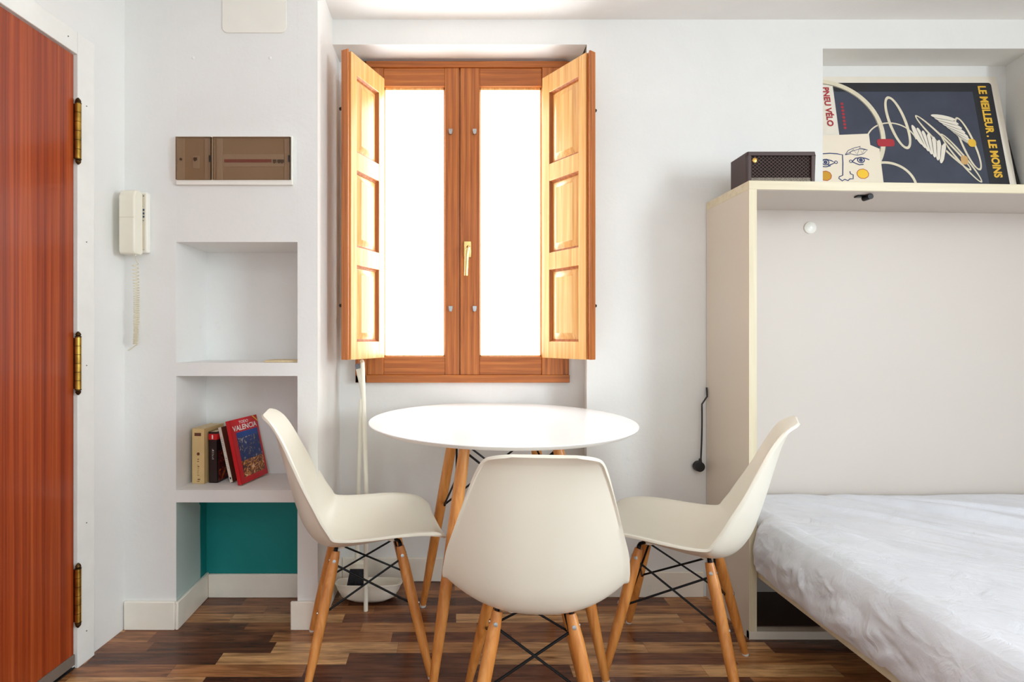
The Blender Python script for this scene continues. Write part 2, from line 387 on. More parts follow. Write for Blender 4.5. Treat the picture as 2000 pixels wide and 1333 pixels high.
# left wall (door wall), slightly out of square
K = 0.09; nrm = math.hypot(1, K); ang = math.atan2(1/nrm, K/nrm)-PI/2
LW = Matrix.Translation((-1.176, YA, 0)) @ Matrix(((K/nrm, -1/nrm, 0, 0), (1/nrm, K/nrm, 0, 0), (0, 0, 1, 0), (0, 0, 0, 1)))
t_in, t_out, t_edge = -0.2243, -0.1556, -0.2300
dz1 = 1.9455
b = MB(); b.T = LW
b.box(t_in, 0.05, 0, 0.12, 0, ZC); b.box(-1.16, t_in, 0, 0.12, dz1+0.002, ZC); b.box(-4.2, -1.16, 0, 0.12, 0, ZC)
struct(b.build('wall_left', 'wall'))
b = MB(); b.T = LW
b.box(t_in, t_out, -0.014, 0.0, 0, 2.0195)                     # jamb casing
struct(b.build('trim_1', 'casing', bevel=0.002))
b = MB(); b.T = LW
b.box(-1.16, t_in-0.001, -0.014, 0.0, dz1+0.003, 2.0195)
struct(b.build('trim_2', 'casing', bevel=0.002))
b = MB(); b.T = LW
for t, z in ((-0.19, 1.80), (-0.19, 1.36), (-0.19, .96), (-0.19, .45), (-0.19, .1), (-0.262, 1.985)): b.cyl((t, -0.0155, z), (t, -0.013, z), 0.0016, n=8)
struct(b.build('trim_3', 'black'))
b = MB(); b.T = LW
b.box(t_in-0.004, t_in-0.0002, 0.0, 0.06, 0.0, dz1+0.002)
b.box(-1.16, t_in-0.004, 0.03, 0.06, 0, dz1)                   # door rebate behind slab
struct(b.build('trim_4', 'casing'))
# door
door = struct(bpy.data.objects.new('door_1', None)); COL.objects.link(door); door.matrix_world = LW
door.empty_display_size = 0.05
b = MB(); b.box(-1.15, t_edge, -0.006, 0.029, 0.045, dz1); b.box(-1.15, t_edge, -0.010, 0.029, 0.118, 0.122) if False else None
dm = b.build('door_slab', 'door', door, bevel=0.003)
dm.data.materials[0] = M['door']
b = MB(); b.box(-1.15, t_edge-0.002, -0.011, -0.0062, 0.016, 0.05); b.build('draught_strip', 'weather', door, bevel=0.001)
for py0, py1 in ((192, 322), (648, 772), (1100, 1226)):
    Yh = 1.640; za, zb = WZ(py1, Yh), WZ(py0, Yh); hx = -0.2265; hy = -0.017; r = 0.0088
    h = MB(); h.cyl((hx, hy, za+0.018), (hx, hy, zb-0.018), r*0.93, n=16)
    h.box(hx-0.006, hx+0.0, hy+0.002, 0.0, za+0.02, zb-0.02)
    hg = h.build('hinge', 'brass_dark', door)
    L = (zb-za-0.036)/6
    k = MB()
    for i in range(6):
        k.cyl((hx, hy, za+0.018+i*L+0.0009), (hx, hy, za+0.018+(i+1)*L-0.0009), r, n=16)
    k.build('knuckles', 'brass', hg)
    f = MB()
    for zz, sg in ((zb-0.018, 1), (za+0.018, -1)):
        f.tube([(hx, hy, zz), (hx, hy, zz+sg*0.003), (hx, hy, zz+sg*0.004), (hx, hy, zz+sg*0.007), (hx, hy, zz+sg*0.012), (hx, hy, zz+sg*0.018)], [r*1.05, r*1.05, r*.7, r*.95, r*.8, r*.25], 14)
    f.build('finial', 'brass_dark', hg)
# dark threshold gap
b = MB(); b.T = LW; b.box(-1.16, t_in, -0.004, 0.03, 0.0, 0.004); struct(b.build('trim_5', 'black'))
# baseboards
BH = 0.1016
def base(name, *boxes):
    b = MB()
    for x in boxes: b.box(*x)
    return struct(b.build(name, 'trim', bevel=0.003))
base('baseboard_alcove_left', (-1.172, nx0, YA-0.012, YA-0.0005, 0, BH))
base('baseboard_alcove_inner', (nx0+0.0005, nx0+0.012, YA-0.010, YN-0.0005, 0, BH*0.98))
base('baseboard_alcove_back', (nx0+0.013, nx1, YN-0.012, YN-0.0005, 0, BH*0.94))
base('baseboard_alcove_right', (nx1-0.022, XA+0.012, YA-0.012, YA-0.0005, 0, BH))
base('baseboard_alcove_side', (XA+0.0005, XA+0.012, YA, YR-0.001, 0, BH))
base('baseboard_recess', (XA+0.013, XRb-0.003, YR-0.012, YR-0.0005, 0, BH))
base('baseboard_back', (XR-0.012, WX(1373, YB)-0.002, YB-0.012, YB-0.0005, 0, BH), (XR-0.012, XR-0.0005, YB, YR-0.013, 0, BH))
# ceiling access panel on the alcove block
b = MB(); x0, x1 = WX(435, YA), WX(560, YA); z0 = WZ(65, YA); r = 0.02
pts = []
for cx, cz, a0 in ((x1-r, z0+r, -90), (x1-r, z0+.30-r, 0), (x0+r, z0+.30-r, 90), (x0+r, z0+r, 180)):
    for i in range(7):
        a = math.radians(a0+i*15); pts.append((cx+r*math.cos(a), cz+r*math.sin(a)))
b.prism(pts, YA-0.004, YA-0.0003, lambda a, c, d: (a, d, c))
tag(b.build('access_panel', 'plastic_white', bevel=0.001), 'white square access cover with rounded corners high on the alcove wall', 'wall panel')

# ---------------------------------------------------------------- window
win = bpy.data.objects.new('window_1', None); COL.objects.link(win); win['kind'] = 'structure'; win.empty_display_size = .05
Yf = 2.20
def wx(px): return WX(px, Yf)
def wz(py): return WZ(py, Yf)
b = MB()
b.box(wx(694), wx(716), Yf, Yf+.09, FZ0, FZ1); b.box(wx(1101), wx(1113), Yf+.012, Yf+.09, FZ0, FZ1)
fr = b.build('window_frame', 'pine', win, bevel=0.002)
b = MB(); b.box(wx(694), wx(1113), Yf, Yf+.09, FZ0, wz(733)); b.box(wx(694), wx(1113), Yf+0.0, Yf+.09, wz(131), FZ1)
b.build('frame_rail', 'pine_h', fr, bevel=0.002)
b = MB(); b.box(wx(893), wx(903), Yf+.02, Yf+.058, wz(733), wz(131)); b.build('sash_rebate', 'pine_edge', win)
for (a0, a1, g0, g1) in ((716, 897, 749, 869), (899, 1101, 937, 1059)):
    b = MB(); b.box(wx(a0), wx(g0), Yf+.006, Yf+.06, wz(733), wz(131)); b.box(wx(g1), wx(a1), Yf+.006-(0.004 if a0 > 800 else 0), Yf+.06, wz(733), wz(131))
    sh = b.build('sash', 'pine', win, bevel=0.002)
    b = MB(); b.box(wx(g0), wx(g1), Yf+.008, Yf+.06, wz(733), wz(697)); b.box(wx(g0), wx(g1), Yf+.008, Yf+.06, wz(167), wz(131))
    b.build('sash_rail', 'pine_h', sh, bevel=0.002)
    b = MB()
    for q in ((wx(g0), wx(g0)+.006, wz(697), wz(167)), (wx(g1)-.006, wx(g1), wz(697), wz(167)), (wx(g0), wx(g1), wz(697), wz(697)+.006), (wx(g0), wx(g1), wz(167)-.010, wz(167))):
        b.box(q[0], q[1], Yf+.02, Yf+.045, q[2], q[3])
    b.build('glazing_bead', 'lit_pine', sh, bevel=0.001)
    b = MB(); b.box(wx(g0), wx(g1), Yf+.036, Yf+.044, wz(697), wz(167)); b.build('glass_pane', 'pane', sh)
for px in (880, 927):
    for py in (257, 603):
        b = MB(); c = P(px, py, Yf); b.box(c.x-.008, c.x+.008, Yf-.004, Yf+.008, c.z-.002, c.z+.010); b.cyl((c.x, Yf-.006, c.z-.006), (c.x, Yf+.008, c.z-.006), .007, n=10)
        b.build('shutter_catch', 'steel', win)
b = MB(); z0, z1 = wz(503), wz(472); b.box(wx(906), wx(920), Yf-.006, Yf+.002, z0, z1)
hd = b.build('window_handle', 'brass_bright', win, bevel=.002)
b = MB(); b.tube([(wx(914), Yf-.004, wz(486)), (wx(914), Yf-.034, wz(486)), (wx(913), Yf-.042, wz(489)), (wx(911), Yf-.042, wz(500)), (wx(909.5), Yf-.040, wz(541))], [.008, .008, .009, .0085, .0075], 12)
b.build('lever', 'brass_bright', hd)

def shutter(label, hinge, free, side):
    hx, hy = hinge; fx, fy = free; Wd = math.hypot(fx-hx, fy-hy); rz = math.atan2(fy-hy, fx-hx)
    z0, z1 = 0.966, 2.139; Hh = z1-z0; th = 0.030
    o = thing('window_shutter', label, 'shutter', (hx, hy, z0), rz)
    g = side          # visible face at local y = g*...
    Y0 = 0 if g > 0 else -th; Y1 = Y0+th
    face = Y1 if g > 0 else Y0
    def fb(b, x0, x1, d0, d1, zz0, zz1): b.box(x0, x1, face-g*d0, face-g*d1, zz0, zz1)
    top, bot, mid = .075, .068, .07; hs, fs = .040, .058; rb = .020; GV = 1
    ph = (Hh-top-bot-2*mid)/3
    xa, xb = hs, Wd-fs
    # frame
    b = MB(); fb(b, 0, xa, 0, th, 0, Hh); fb(b, xb, Wd-rb, 0, th, 0, Hh)
    fb(b, xa, xb, .0003, th-.001, 0, bot); fb(b, xa, xb, .0003, th-.001, Hh-top, Hh)
    zs = []
    z = bot
    for i in range(3):
        zs.append((z, z+ph)); z += ph
        if i < 2: fb(b, xa, xb, .0003, th-.001, z, z+mid); z += mid
    b.build('shutter_frame', 'lit_pine', o, bevel=.0012)
    b = MB(); fb(b, Wd-rb, Wd, .009, th, 0, Hh); fb(b, 0.001, Wd-rb, -.001 if False else .002, th, -0.004, 0.0115) if False else None
    fb(b, Wd-rb*0.35, Wd+.0005, .0, th+.001, 0, Hh)
    b.build('rebated_edge', 'pine_edge', o, bevel=.002)
    for (p0, p1) in zs:
        b = MB()
        # recessed field, sloped margin and raised centre
        def q(x, d, z): return (x, face-g*d, z)
        loops = []
        for (ins, d) in ((0, .002), (.005, .011), (.009, .011), (.010, .014), (.034, .005), (.035, .0040)):
            ins2 = min(ins, (xb-xa)/2-.004)
            loops.append([q(xa+ins2, d, p0+ins2), q(xb-ins2, d, p0+ins2), q(xb-ins2, d, p1-ins2), q(xa+ins2, d, p1-ins2)])
        vs = [p for l in loops for p in l]; fs2 = []
        for i in range(len(loops)-1):
            for k in range(4): fs2.append((i*4+k, i*4+(k+1) % 4, (i+1)*4+(k+1) % 4, (i+1)*4+k))
        n = (len(loops)-1)*4; fs2.append((n, n+1, n+2, n+3))
        bk = len(vs); vs += [q(xa, th-.002, p0), q(xb, th-.002, p0), q(xb, th-.002, p1), q(xa, th-.002, p1)]
        fs2.append((bk+3, bk+2, bk+1, bk)); fs2 += [(k, (k+1) % 4, bk+(k+1) % 4, bk+k) for k in range(4)]
        b.add(vs, fs2)
        for i_ in range(len(b.mi)): b.mi[i_] = 1 if 0 <= i_ < 12 else 0  # groove loops darker: varnish build-up plus shading put into the colour
        b.build('raised_panel', ['lit_pine', 'pine'], o)
    for zz in (WZ(211, 1.965)-z0, WZ(597, 1.965)-z0):
        b = MB(); yb = face-g*th; b.tube([(Wd-.012, yb, zz), (Wd-.012, yb-g*.008, zz), (Wd-.012, yb-g*.009, zz), (Wd-.012, yb-g*.016, zz)], [.003, .003, .0065, .006], 10)
        b.build('latch_pin', 'black', o)
    for zz in (.12, .60, 1.04):
        b = MB(); b.cyl((-.004, face-g*th*.5, zz-.03), (-.004, face-g*th*.5, zz+.03), .0045, n=10); b.build('shutter_hinge', 'plastic_white', o)
    return o
shutter('left pine window shutter with three raised panels, folded open beside the alcove', (-.305, 2.186), (-.413, 1.957), 1)
shutter('right pine window shutter with three raised panels, folded open toward the bare wall', (.410, 2.186), (.552, 1.971), -1)

# ---------------------------------------------------------------- chairs
SH = [(.2395,.4125,.115,0),(.238,.416,.135,.002),(.234,.422,.155,.006),(.226,.428,.175,.012),(.20,.432,.197,.026),(.15,.428,.210,.042),(.08,.417,.216,.056),(0,.405,.219,.066),(-.07,.398,.220,.074),(-.125,.401,.220,.080),(-.168,.425,.220,.086),
      (-.200,.472,.217,.086),(-.222,.535,.208,.076),(-.240,.60,.190,.060),(-.258,.67,.169,.044),(-.274,.73,.150,.030),(-.287,.768,.136,.020),(-.297,.789,.125,.012),(-.305,.800,.113,.006),(-.312,.808,.098,.002),(-.317,.813,.080,0),(-.3185,.8145,.062,0)]
def cr(a, b, c, d, t): return 0.5*((2*b)+(-a+c)*t+(2*a-5*b+4*c-d)*t*t+(-a+3*b-3*c+d)*t**3)
def shell_mb():
    n = len(SH); rows = []; C = []
    SUB = 5
    for i in range(n-1):
        for k in range(SUB if i < n-2 else SUB+1):
            t = k/SUB; q = [SH[max(i-1, 0)], SH[i], SH[i+1], SH[min(i+2, n-1)]]
            C.append([cr(q[0][j], q[1][j], q[2][j], q[3][j], t) for j in range(4)])
    NS = 32
    for i, (y, z, w_, d) in enumerate(C):
        a = C[max(i-1, 0)]; c = C[min(i+1, len(C)-1)]
        ty, tz = c[0]-a[0], c[1]-a[1]; L = math.hypot(ty, tz); ty /= L; tz /= L
        ny, nz = -tz*-1, ty*-1     # normal toward the sitter
        ny, nz = tz, -ty
        row = []
        for k in range(NS+1):
            s = -1+2*k/NS; s = math.copysign(abs(s)**0.85, s)
            e = max(0, min((i-8)/12.0, (len(C)-16-i)/10.0, 1.0)); off = d*abs(s)**2.4 - .007*e*max(0, (abs(s)-.95)/.05)**1.5
            row.append((w_*s, y+ny*off, z+nz*off))
        rows.append(row)
    return rows
def lerp(a, b, t): return Vector(a).lerp(Vector(b), t)
def leg_builder(b, foot, top, r_top, r_mid, r_foot):
    b.tube([lerp(foot, top, t) for t in (0.012, .03, .3, .65, .85, .97, 1)], [r_foot*.9, r_foot, (r_foot+r_mid)*.55, r_mid, r_mid, r_top, r_top*.9], 18)
def make_chair(label, group):
    o = thing('dining_chair', label, 'chair', (0, 0, 0), 0, group)
    rows = shell_mb(); b = MB(); b.grid(rows)
    s = b.build('seat_shell', 'shell', o)
    sol = s.modifiers.new('thick', 'SOLIDIFY'); sol.thickness = .0075; sol.offset = -1
    bv = s.modifiers.new('bevel', 'BEVEL'); bv.width = .0022; bv.segments = 2; bv.angle_limit = math.radians(50)
    fx, fy, txx, tyy, zt = .172, .187, .088, .100, .383
    feet = {}; tops = {}
    for sx in (-1, 1):
        for sy in (-1, 1):
            ft = (sx*fx, sy*fy, 0); tp = (sx*txx, sy*tyy, zt); feet[sx, sy] = ft; tops[sx, sy] = tp
            b = MB(); leg_builder(b, ft, tp, .0135, .0165, .0105)
            lg = b.build('leg', 'beech', o)
            b = MB(); b.cyl(ft, lerp(ft, tp, .02), .0098, .0104, 14); b.build('glide', 'glide', lg)
            ax = (Vector(tp)-Vector(ft)).normalized()
            for t, rr, dr in ((.93, .0138, (sx, 0, 0)), (.93, .0138, (0, sy, 0)), (.55, .0160, (0, sy, 0))):
                c = lerp(ft, tp, t); d = Vector(dr); d = (d-ax*d.dot(ax)).normalized()
                b = MB(); b.tube([c+d*(rr*.8), c+d*(rr+.0018), c+d*(rr+.0022)], [.0052, .0052, .002], 12); b.build('screw', 'steel', lg)
            zsh = .395 if sy < 0 else .409
            b = MB()
            m = Vector((sx*.052, sy*.078-.01*(sy < 0), 0))
            b.tube([lerp(ft, tp, .92), Vector(tp)+Vector((0, 0, .008)), Vector(tp)+Vector((-sx*.009, -sy*.002, .0125)), Vector((m.x, m.y, zt+.003 if sy < 0 else zt+.014))], [.0062, .0066, .0058, .0045], 8)
            b.build('bracket', 'black_metal', o)
            b = MB(); b.cyl((m.x, m.y, zt-.003 if sy < 0 else zt+.008), (m.x, m.y, zsh), .015, .018, 16); b.build('shock_mount', 'shell', o)
    b = MB()
    pr = [((-1, -1), (1, -1)), ((1, -1), (1, 1)), ((1, 1), (-1, 1)), ((-1, 1), (-1, -1))]
    for a, c in pr:
        for p, q in ((a, c), (c, a)):
            up = lerp(feet[p], tops[p], .885); lo = lerp(feet[q], tops[q], .55)
            d = (lo-up); d.z = 0; d.normalize()
            inn = -Vector((p[0], p[1], 0)).normalized()*.014; inn2 = -Vector((q[0], q[1], 0)).normalized()*.013
            b.tube([up+inn, lo+inn2], .0034, 8)
            b.sphere(tuple(lo+inn2), .0058, 8); b.sphere(tuple(up+inn), .005, 8)
    b.build('cross_rods', 'black_metal', o)
    return o
G = 'moulded shell chairs around the round table'
ch = make_chair('cream shell chair seen from behind, in front of the round table', G)
ch.location = (.210, 1.357, 0); ch.rotation_euler.z = math.radians(-4)
c2 = copy_tree(ch); c2['label'] = 'cream shell chair in profile on the left of the table, back toward the book shelves'
c2.location = (-.278, 1.722, 0); c2.rotation_euler.z = math.radians(12-90)
c3 = copy_tree(ch); c3['label'] = 'cream shell chair on the right of the table, back toward the bed'
c3.location = (.727, 1.660, 0); c3.rotation_euler.z = math.radians(149-90)

# ---------------------------------------------------------------- table
tb = thing('round_table', 'round white table with splayed wooden legs, standing under the window', 'table', (.172, 1.782, 0), 0)
zt = .7687; R = .45
b = MB(); prof = [(0, -.022), (.36, -.022), (.435, -.014), (.447, -.006), (R, -.002), (R-.0015, 0), (0, 0)]
NS = 96; rows = [[(r*math.cos(2*PI*k/NS), r*math.sin(2*PI*k/NS), zt+z) for k in range(NS+1)] for r, z in prof]
b.grid(rows); b.build('tabletop', 'table', tb, angle=25)
a0 = math.radians(6); feet = {}; tops = {}
for sx in (-1, 1):
    for sy in (-1, 1):
        rot = Matrix.Rotation(a0, 3, 'Z')
        ft = rot @ Vector((sx*.266, sy*.254, 0)); tp = rot @ Vector((sx*.145, sy*.140, .735)); ft.x += .010; tp.x += .006; ft.y += .012
        feet[sx, sy] = ft; tops[sx, sy] = tp
        b = MB(); leg_builder(b, ft, tp, .017, .0195, .0125); lg = b.build('leg', 'beech', tb)
        b = MB(); b.cyl(ft, lerp(ft, tp, .014), .0118, .0122, 14); b.build('glide', 'glide', lg)
        b = MB(); b.tube([lerp(ft, tp, .95), tp+Vector((0, 0, .006)), Vector((tp.x*.8, tp.y*.8, zt-.023))], [.007, .008, .006], 8); b.build('bracket', 'black_metal', tb)
b = MB()
for a, c in [((-1, -1), (1, -1)), ((1, -1), (1, 1)), ((1, 1), (-1, 1)), ((-1, 1), (-1, -1))]:
    for p, q in ((a, c), (c, a)):
        up = lerp(feet[p], tops[p], .93); lo = lerp(feet[q], tops[q], .575)
        i1 = -Vector((p[0], p[1], 0)).normalized()*.018; i2 = -Vector((q[0], q[1], 0)).normalized()*.017
        b.tube([up+i1, lo+i2], .0038, 8); b.sphere(tuple(lo+i2), .0065, 8)
b.build('cross_rods', 'black_metal', tb)

# ---------------------------------------------------------------- wall bed
YCf = 1.797; cz = 1.597
cx0 = WX(1463, YCf); cab = thing('wall_bed_cabinet', 'large cream laminate wall bed cabinet against the back wall, folded open', 'cabinet', (cx0, YB, 0))
CW = 1.98; D = YB-.002-YCf; tp_th = .031; sp = .027
y0, y1 = -(YB-YCf), -.003
b = MB(); b.box(0, sp, y0+.001, y1, 0, cz-tp_th); b.box(CW-sp, CW, y0+.001, y1, 0, cz-tp_th)
b.T = Matrix.Identity(4)
sdp = MB(); sdp.box(0, sp, y0+.0025, y1, 0, cz-tp_th); sdp.build('side_panel', 'laminate', cab)
e = MB(); e.box(0, sp, y0, y0+.0023, 0.0, cz-tp_th); e.build('edge_banding', 'edging', cab)
sdp = MB(); sdp.box(CW-sp, CW, y0, y1, 0, cz-tp_th); sdp.build('side_panel', 'laminate', cab)
def slope(x): return -.016*x
b = MB(); v = []
for z in (cz-tp_th, cz):
    for (x, y) in ((0, y0), (CW, y0), (CW, y1), (0, y1)): v.append((x, y, z+slope(x)*0.9))
b.add(v, [(0,3,2,1),(4,5,6,7),(0,1,5,4),(1,2,6,5),(2,3,7,6),(3,0,4,7)])
b.build('top_panel', 'edging_h', cab, bevel=.001)
b = MB(); u = lambda x, dz: cz-tp_th-dz+slope(x)*.9
b.add([(sp, y0+.004, u(sp, .0012)), (CW-sp, y0+.004, u(CW-sp, .0012)), (CW-sp, -.031, u(CW-sp, .0012)), (sp, -.031, u(sp, .0012)),
       (sp, y0+.004, u(sp, .0002)), (CW-sp, y0+.004, u(CW-sp, .0002)), (CW-sp, -.031, u(CW-sp, .0002)), (sp, -.031, u(sp, .0002))],
      [(0,3,2,1),(4,5,6,7),(0,1,5,4),(1,2,6,5),(2,3,7,6),(3,0,4,7)])
b.build('underside', 'back_panel', cab)
b = MB(); zt0_, zt1_ = cz-tp_th-.001+slope(sp)*.9, cz-tp_th-.001+slope(CW-sp)*.9
b.prism([(sp, .03), (CW-sp, .03), (CW-sp, zt1_), (sp, zt0_)], -.030, y1, lambda a, c, d: (a, d, c)); b.build('back_panel', 'back_panel', cab)
b = MB(); b.box(0.0, CW, y0-.001, y0+.016, 0, .028); b.box(sp, CW-sp, y0+.016, y1, .006, .028); b.build('base_board', ['laminate'], cab, bevel=.001)
b = MB(); b.box(sp+.001, CW-sp, y0+.03, -.031, .0285, .032); b.build('shade_sheet', 'dark_void', cab)  # dark sheet standing in for the shade under the bed
def cap(cx, cy, cz_, dr):
    b = MB(); c = Vector((cx, cy, cz_)); d = Vector(dr)
    b.tube([c, c+d*.004, c+d*.006, c+d*.006], [.024, .024, .021, .008], 24)
    k = b.build('cover_cap', 'plastic_white', cab)
    b = MB(); b.tube([c+d*.0055, c+d*.0075], [.0045, .0035], 10); b.build('cap_screw', 'steel', k)
p = P(1583, 445, YB-.034); cap(p.x-cx0, -.030, p.z, (0, -1, 0))
cap(sp, -.150, WZ(445, 1.95), (1, 0, 0))
b = MB(); p = P(1692, 386, 1.835); lx = p.x-cx0; lz = cz-tp_th-.001+slope(lx)
b.box(lx-.026, lx+.006, 1.84-YB, 1.858-YB, lz-.006, lz-.0005); b.cyl((lx+.004, 1.82-YB, lz-.010), (lx+.004, 1.85-YB, lz-.010), .010, n=14)
b.build('bed_latch', 'black_metal', cab)
# the folding bed itself
XBL = 1.068; zm = .437
bed = thing('folding_bed', 'fold-down bed base and mattress lowered from the cream cabinet', 'bed', (XBL, 1.2, 0))
b = MB(); b.box(0, 1.86, .50-1.2, 2.04-1.2, .215, .245); b.build('bed_base', 'edging_h', bed, bevel=.002)
b = MB(); b.box(.035, 1.84, .53-1.2, 2.03-1.2, .247, .417); b.build('mattress', 'plastic_white', bed, bevel=.03, seg=4)
b = MB(); b.box(1.5, 1.54, .56-1.2, .60-1.2, 0, .215); b.build('bed_leg', 'black_metal', bed)
# the sheet
def ridge(x, y, a, c, w_, h):
    ax, ay = a; bx, by = c; dx, dy = bx-ax, by-ay; L2 = dx*dx+dy*dy
    t = ((x-ax)*dx+(y-ay)*dy)/L2; tc = max(0, min(1, t)); d = math.hypot(x-ax-dx*tc, y-ay-dy*tc)
    return h*math.exp(-(d/w_)**2)*(math.sin(PI*min(1, max(0.0, tc))*.92+.12))
RD = [((1.50, 2.04), (2.02, 1.50), .013, .034), ((1.58, 2.04), (2.3, 1.62), .012, .020), ((1.24, 1.98), (1.66, 1.56), .011, .014), ((1.9, 1.9), (2.5, 1.45), .014, .018), ((1.55, 1.72), (1.95, 1.32), .011, .013), ((1.40, 2.0), (1.70, 1.62), .013, .010), ((1.18, 1.93), (1.42, 1.55), .014, .005), ((1.7, 1.96), (2.2, 1.5), .03, .008),
      ((1.3, 1.85), (1.75, 1.3), .014, .005), ((1.5, 1.5), (1.75, 1.15), .012, .005), ((1.2, 1.5), (1.45, 1.2), .012, .005), ((1.15, 1.72), (1.3, 1.45), .014, .006), ((1.35, 1.35), (1.5, .95), .015, .006)]
random.seed(3)
for i in range(40):
    ax = random.uniform(1.15, 2.6); ay = random.uniform(.8, 2.0); L = random.uniform(.15, .45); an = math.radians(random.uniform(-62, -38))
    RD.append(((ax, ay), (ax+L*math.cos(an), ay+L*math.sin(an)), random.uniform(.008, .015), random.uniform(.006, .014)))
SR = []
for i in range(60):
    y = random.uniform(.7, 1.85); z = random.uniform(.27, .43); an = math.radians(random.choice([35, 55, 75, -30, -50, -70, 15])+random.uniform(-10, 10)); L = random.uniform(.05, .16)
    SR.append(((y, z), (y+L*math.cos(an), z+L*math.sin(an)), random.uniform(.005, .010), random.uniform(-.012, .013)))
NY = 230; rows = []
ys = [.47+(2.055-.47)*i/NY for i in range(NY+1)]
for y in ys:
    row = []
    inside = max(0, min(1, (y-1.775)/.02))
    # cross-section: from hem up the side, round the corner, across the top
    hem = .248+.010*noise.noise((y*7, 0, 3))+(.012 if y < 1.25 else 0)*max(0, noise.noise((y*5, 1, 2)))
    prof = []
    for k in range(34):
        t = k/33; z = hem+(zm-.045-hem)*t
        bul = -.016*math.sin(PI*t)**.8
        w1 = noise.noise((y*9, z*10, 1.7))*.022+noise.noise((y*22+z*14, z*22, 5))*.009
        w1 += sum(ridge(y, z, *r) for r in SR if abs(y-r[0][0]) < .25)
        x = 1.066+bul-.010-abs(w1)*.3-w1*.8*math.sin(PI*min(1, t*1.1+.1))
        flare = -.008*(1-t)**2
        x += flare
        x = x*(1-inside)+max(x, 1.078)*inside if inside < 1 else max(x, 1.073+.004*abs(w1)*10)
        prof.append((x, z))
    for k in range(1, 11):
        a = PI/2*k/10; r = .045
        prof.append((prof[33][0]*(1-k/10)+1.085*(k/10)*1.0+(r*(1-math.cos(a)))*.9-.0, zm-r+r*math.sin(a)))
    x = prof[-1][0]
    NXT = 260
    for k in range(1, NXT+1):
        prof.append((x+(2.93-x)*(k/NXT)**1.25, zm))
    for k, (px_, pz_) in enumerate(prof):
        if k > 36:
            wgt = min(1, (k-36)/10)
            dzz = noise.noise((px_*3+y*2.4, y*.8-px_*.6, .3))*.007+noise.noise((px_*11+y*10, y*3-px_*2, 2.3))*.0035
            dzz += sum(ridge(px_, y, *r) for r in RD if min(r[0][0], r[1][0])-.08 < px_ < max(r[0][0], r[1][0])+.08)
            edge = math.exp(-max(0, px_-1.10)/.05)
            dzz += edge*(noise.noise((y*6, 3, 1))*.010)-edge*.006
            back = max(0, (y-1.99)/.06); pz_ += dzz*wgt - .012*back*back
            pz_ = max(pz_, .4215)
        row.append((px_, y, pz_))
    rows.append(row)
b = MB(); b.grid(rows, flip=True)
sh = b.build('bed_sheet', 'sheet', angle=180)
tag(sh, 'pale grey wrinkled sheet spread over the fold-down bed, hanging over its left side', 'bed sheet')

# ---------------------------------------------------------------- things on top of the cabinet
def ztop(X): return cz+slope(X-cx0)*.9
rx0, rx1 = WX(1461, 1.85), WX(1592, 1.85); ry0, ry1 = 1.85, 1.965; rz0 = ztop(rx0)+.0002; rzt = WZ(296, 1.85)
rad = thing('radio', 'dark brown retro radio with lattice grille on the cabinet top', 'radio', (rx0, ry0, rz0))
w_, d_, h_ = rx1-rx0, ry1-ry0, rzt-rz0
b = MB(); b.box(0, w_, .012, d_, 0, h_); b.box(0, w_, 0, .012, h_-.014, h_); b.box(0, w_, 0, .012, 0, .010); b.box(0, .013, 0, .012, .01, h_-.014); b.box(w_-.013, w_, 0, .012, .01, h_-.014)
b.build('radio_case', 'dark_brown', rad, bevel=.002)
b = MB(); b.box(.013, w_-.013, .008, .0118, .010, h_-.014); b.build('grille_cloth', 'grille_black', rad)
b = MB(); gx0, gx1, gz0, gz1 = .014, w_-.014, .027, h_-.015; st = .0125
for sgn in (1, -1):
    c = -1.0
    k = -40
    while k < 60:
        cc = k*st*1.0
        # line z = gz0 + sgn*(x-gx0) + cc clipped
        pts = []
        f_ = lambda x: gz0+sgn*(x-gx0)*.86+cc
        xa, xb = gx0, gx1
        g_ = lambda z: gx0+(z-gz0-cc)/(sgn*.86)
        lo, hi = sorted((g_(gz0), g_(gz1))); xa = max(gx0, lo); xb = min(gx1, hi)
        if xb-xa > .002: b.tube([(xa, .0065+.0006*sgn, f_(xa)), (xb, .0065+.0006*sgn, f_(xb))], .0009, 5)
        k += 1
b.build('lattice_grille', 'grille_wire', rad)
b = MB(); b.box(.013, w_-.013, .004, .008, .010, .027); b.build('control_strip', 'grey_knit', rad)
b = MB(); b.tube([(.026, .0075, h_-.030), (.026, .003, h_-.030), (.026, .002, h_-.030)], [.0085, .0085, .006], 18); b.build('badge', 'gold', rad)

# leaning poster (generic design in place of the original artwork)
def leaning(p_bl, wd, ht, lean, roll=0.0):
    """matrix: local a across (+X), b up the sheet, c toward viewer"""
    return Matrix.Translation(p_bl) @ Matrix.Rotation(roll, 4, 'Y') @ Matrix.Rotation(PI/2-lean, 4, 'X')
Yp = 2.135
pw, phh = .828, .596; B0 = .117
XL = 1.527
zs_ = max(ztop(XL), ztop(XL))-.009
lean = math.radians(9.5)
PM = leaning((XL, Yp, 1.5905), pw, phh, lean)
b = MB(); b.T = PM
b.use(0); b.box(0, pw, 0, phh, -.003, 0)
b.use(1)
def rr(x0, x1, y0, y1, r=.012):
    pts = []
    for cx, cy, s0 in ((x1-r, y0+r, -90), (x1-r, y1-r, 0), (x0+r, y1-r, 90), (x0+r, y0+r, 180)):
        for i in range(5):
            a = math.radians(s0+i*22.5); pts.append((cx+r*math.cos(a), cy+r*math.sin(a)))
    return pts
fx0 = .118; fx1 = pw-.028; fy1 = phh-.030
b.prism(rr(fx0, fx1, .02, fy1), 0, .0004)
b.use(2); b.prism(rr(fx0, fx1, fy1-.042, fy1), .0004, .0006)
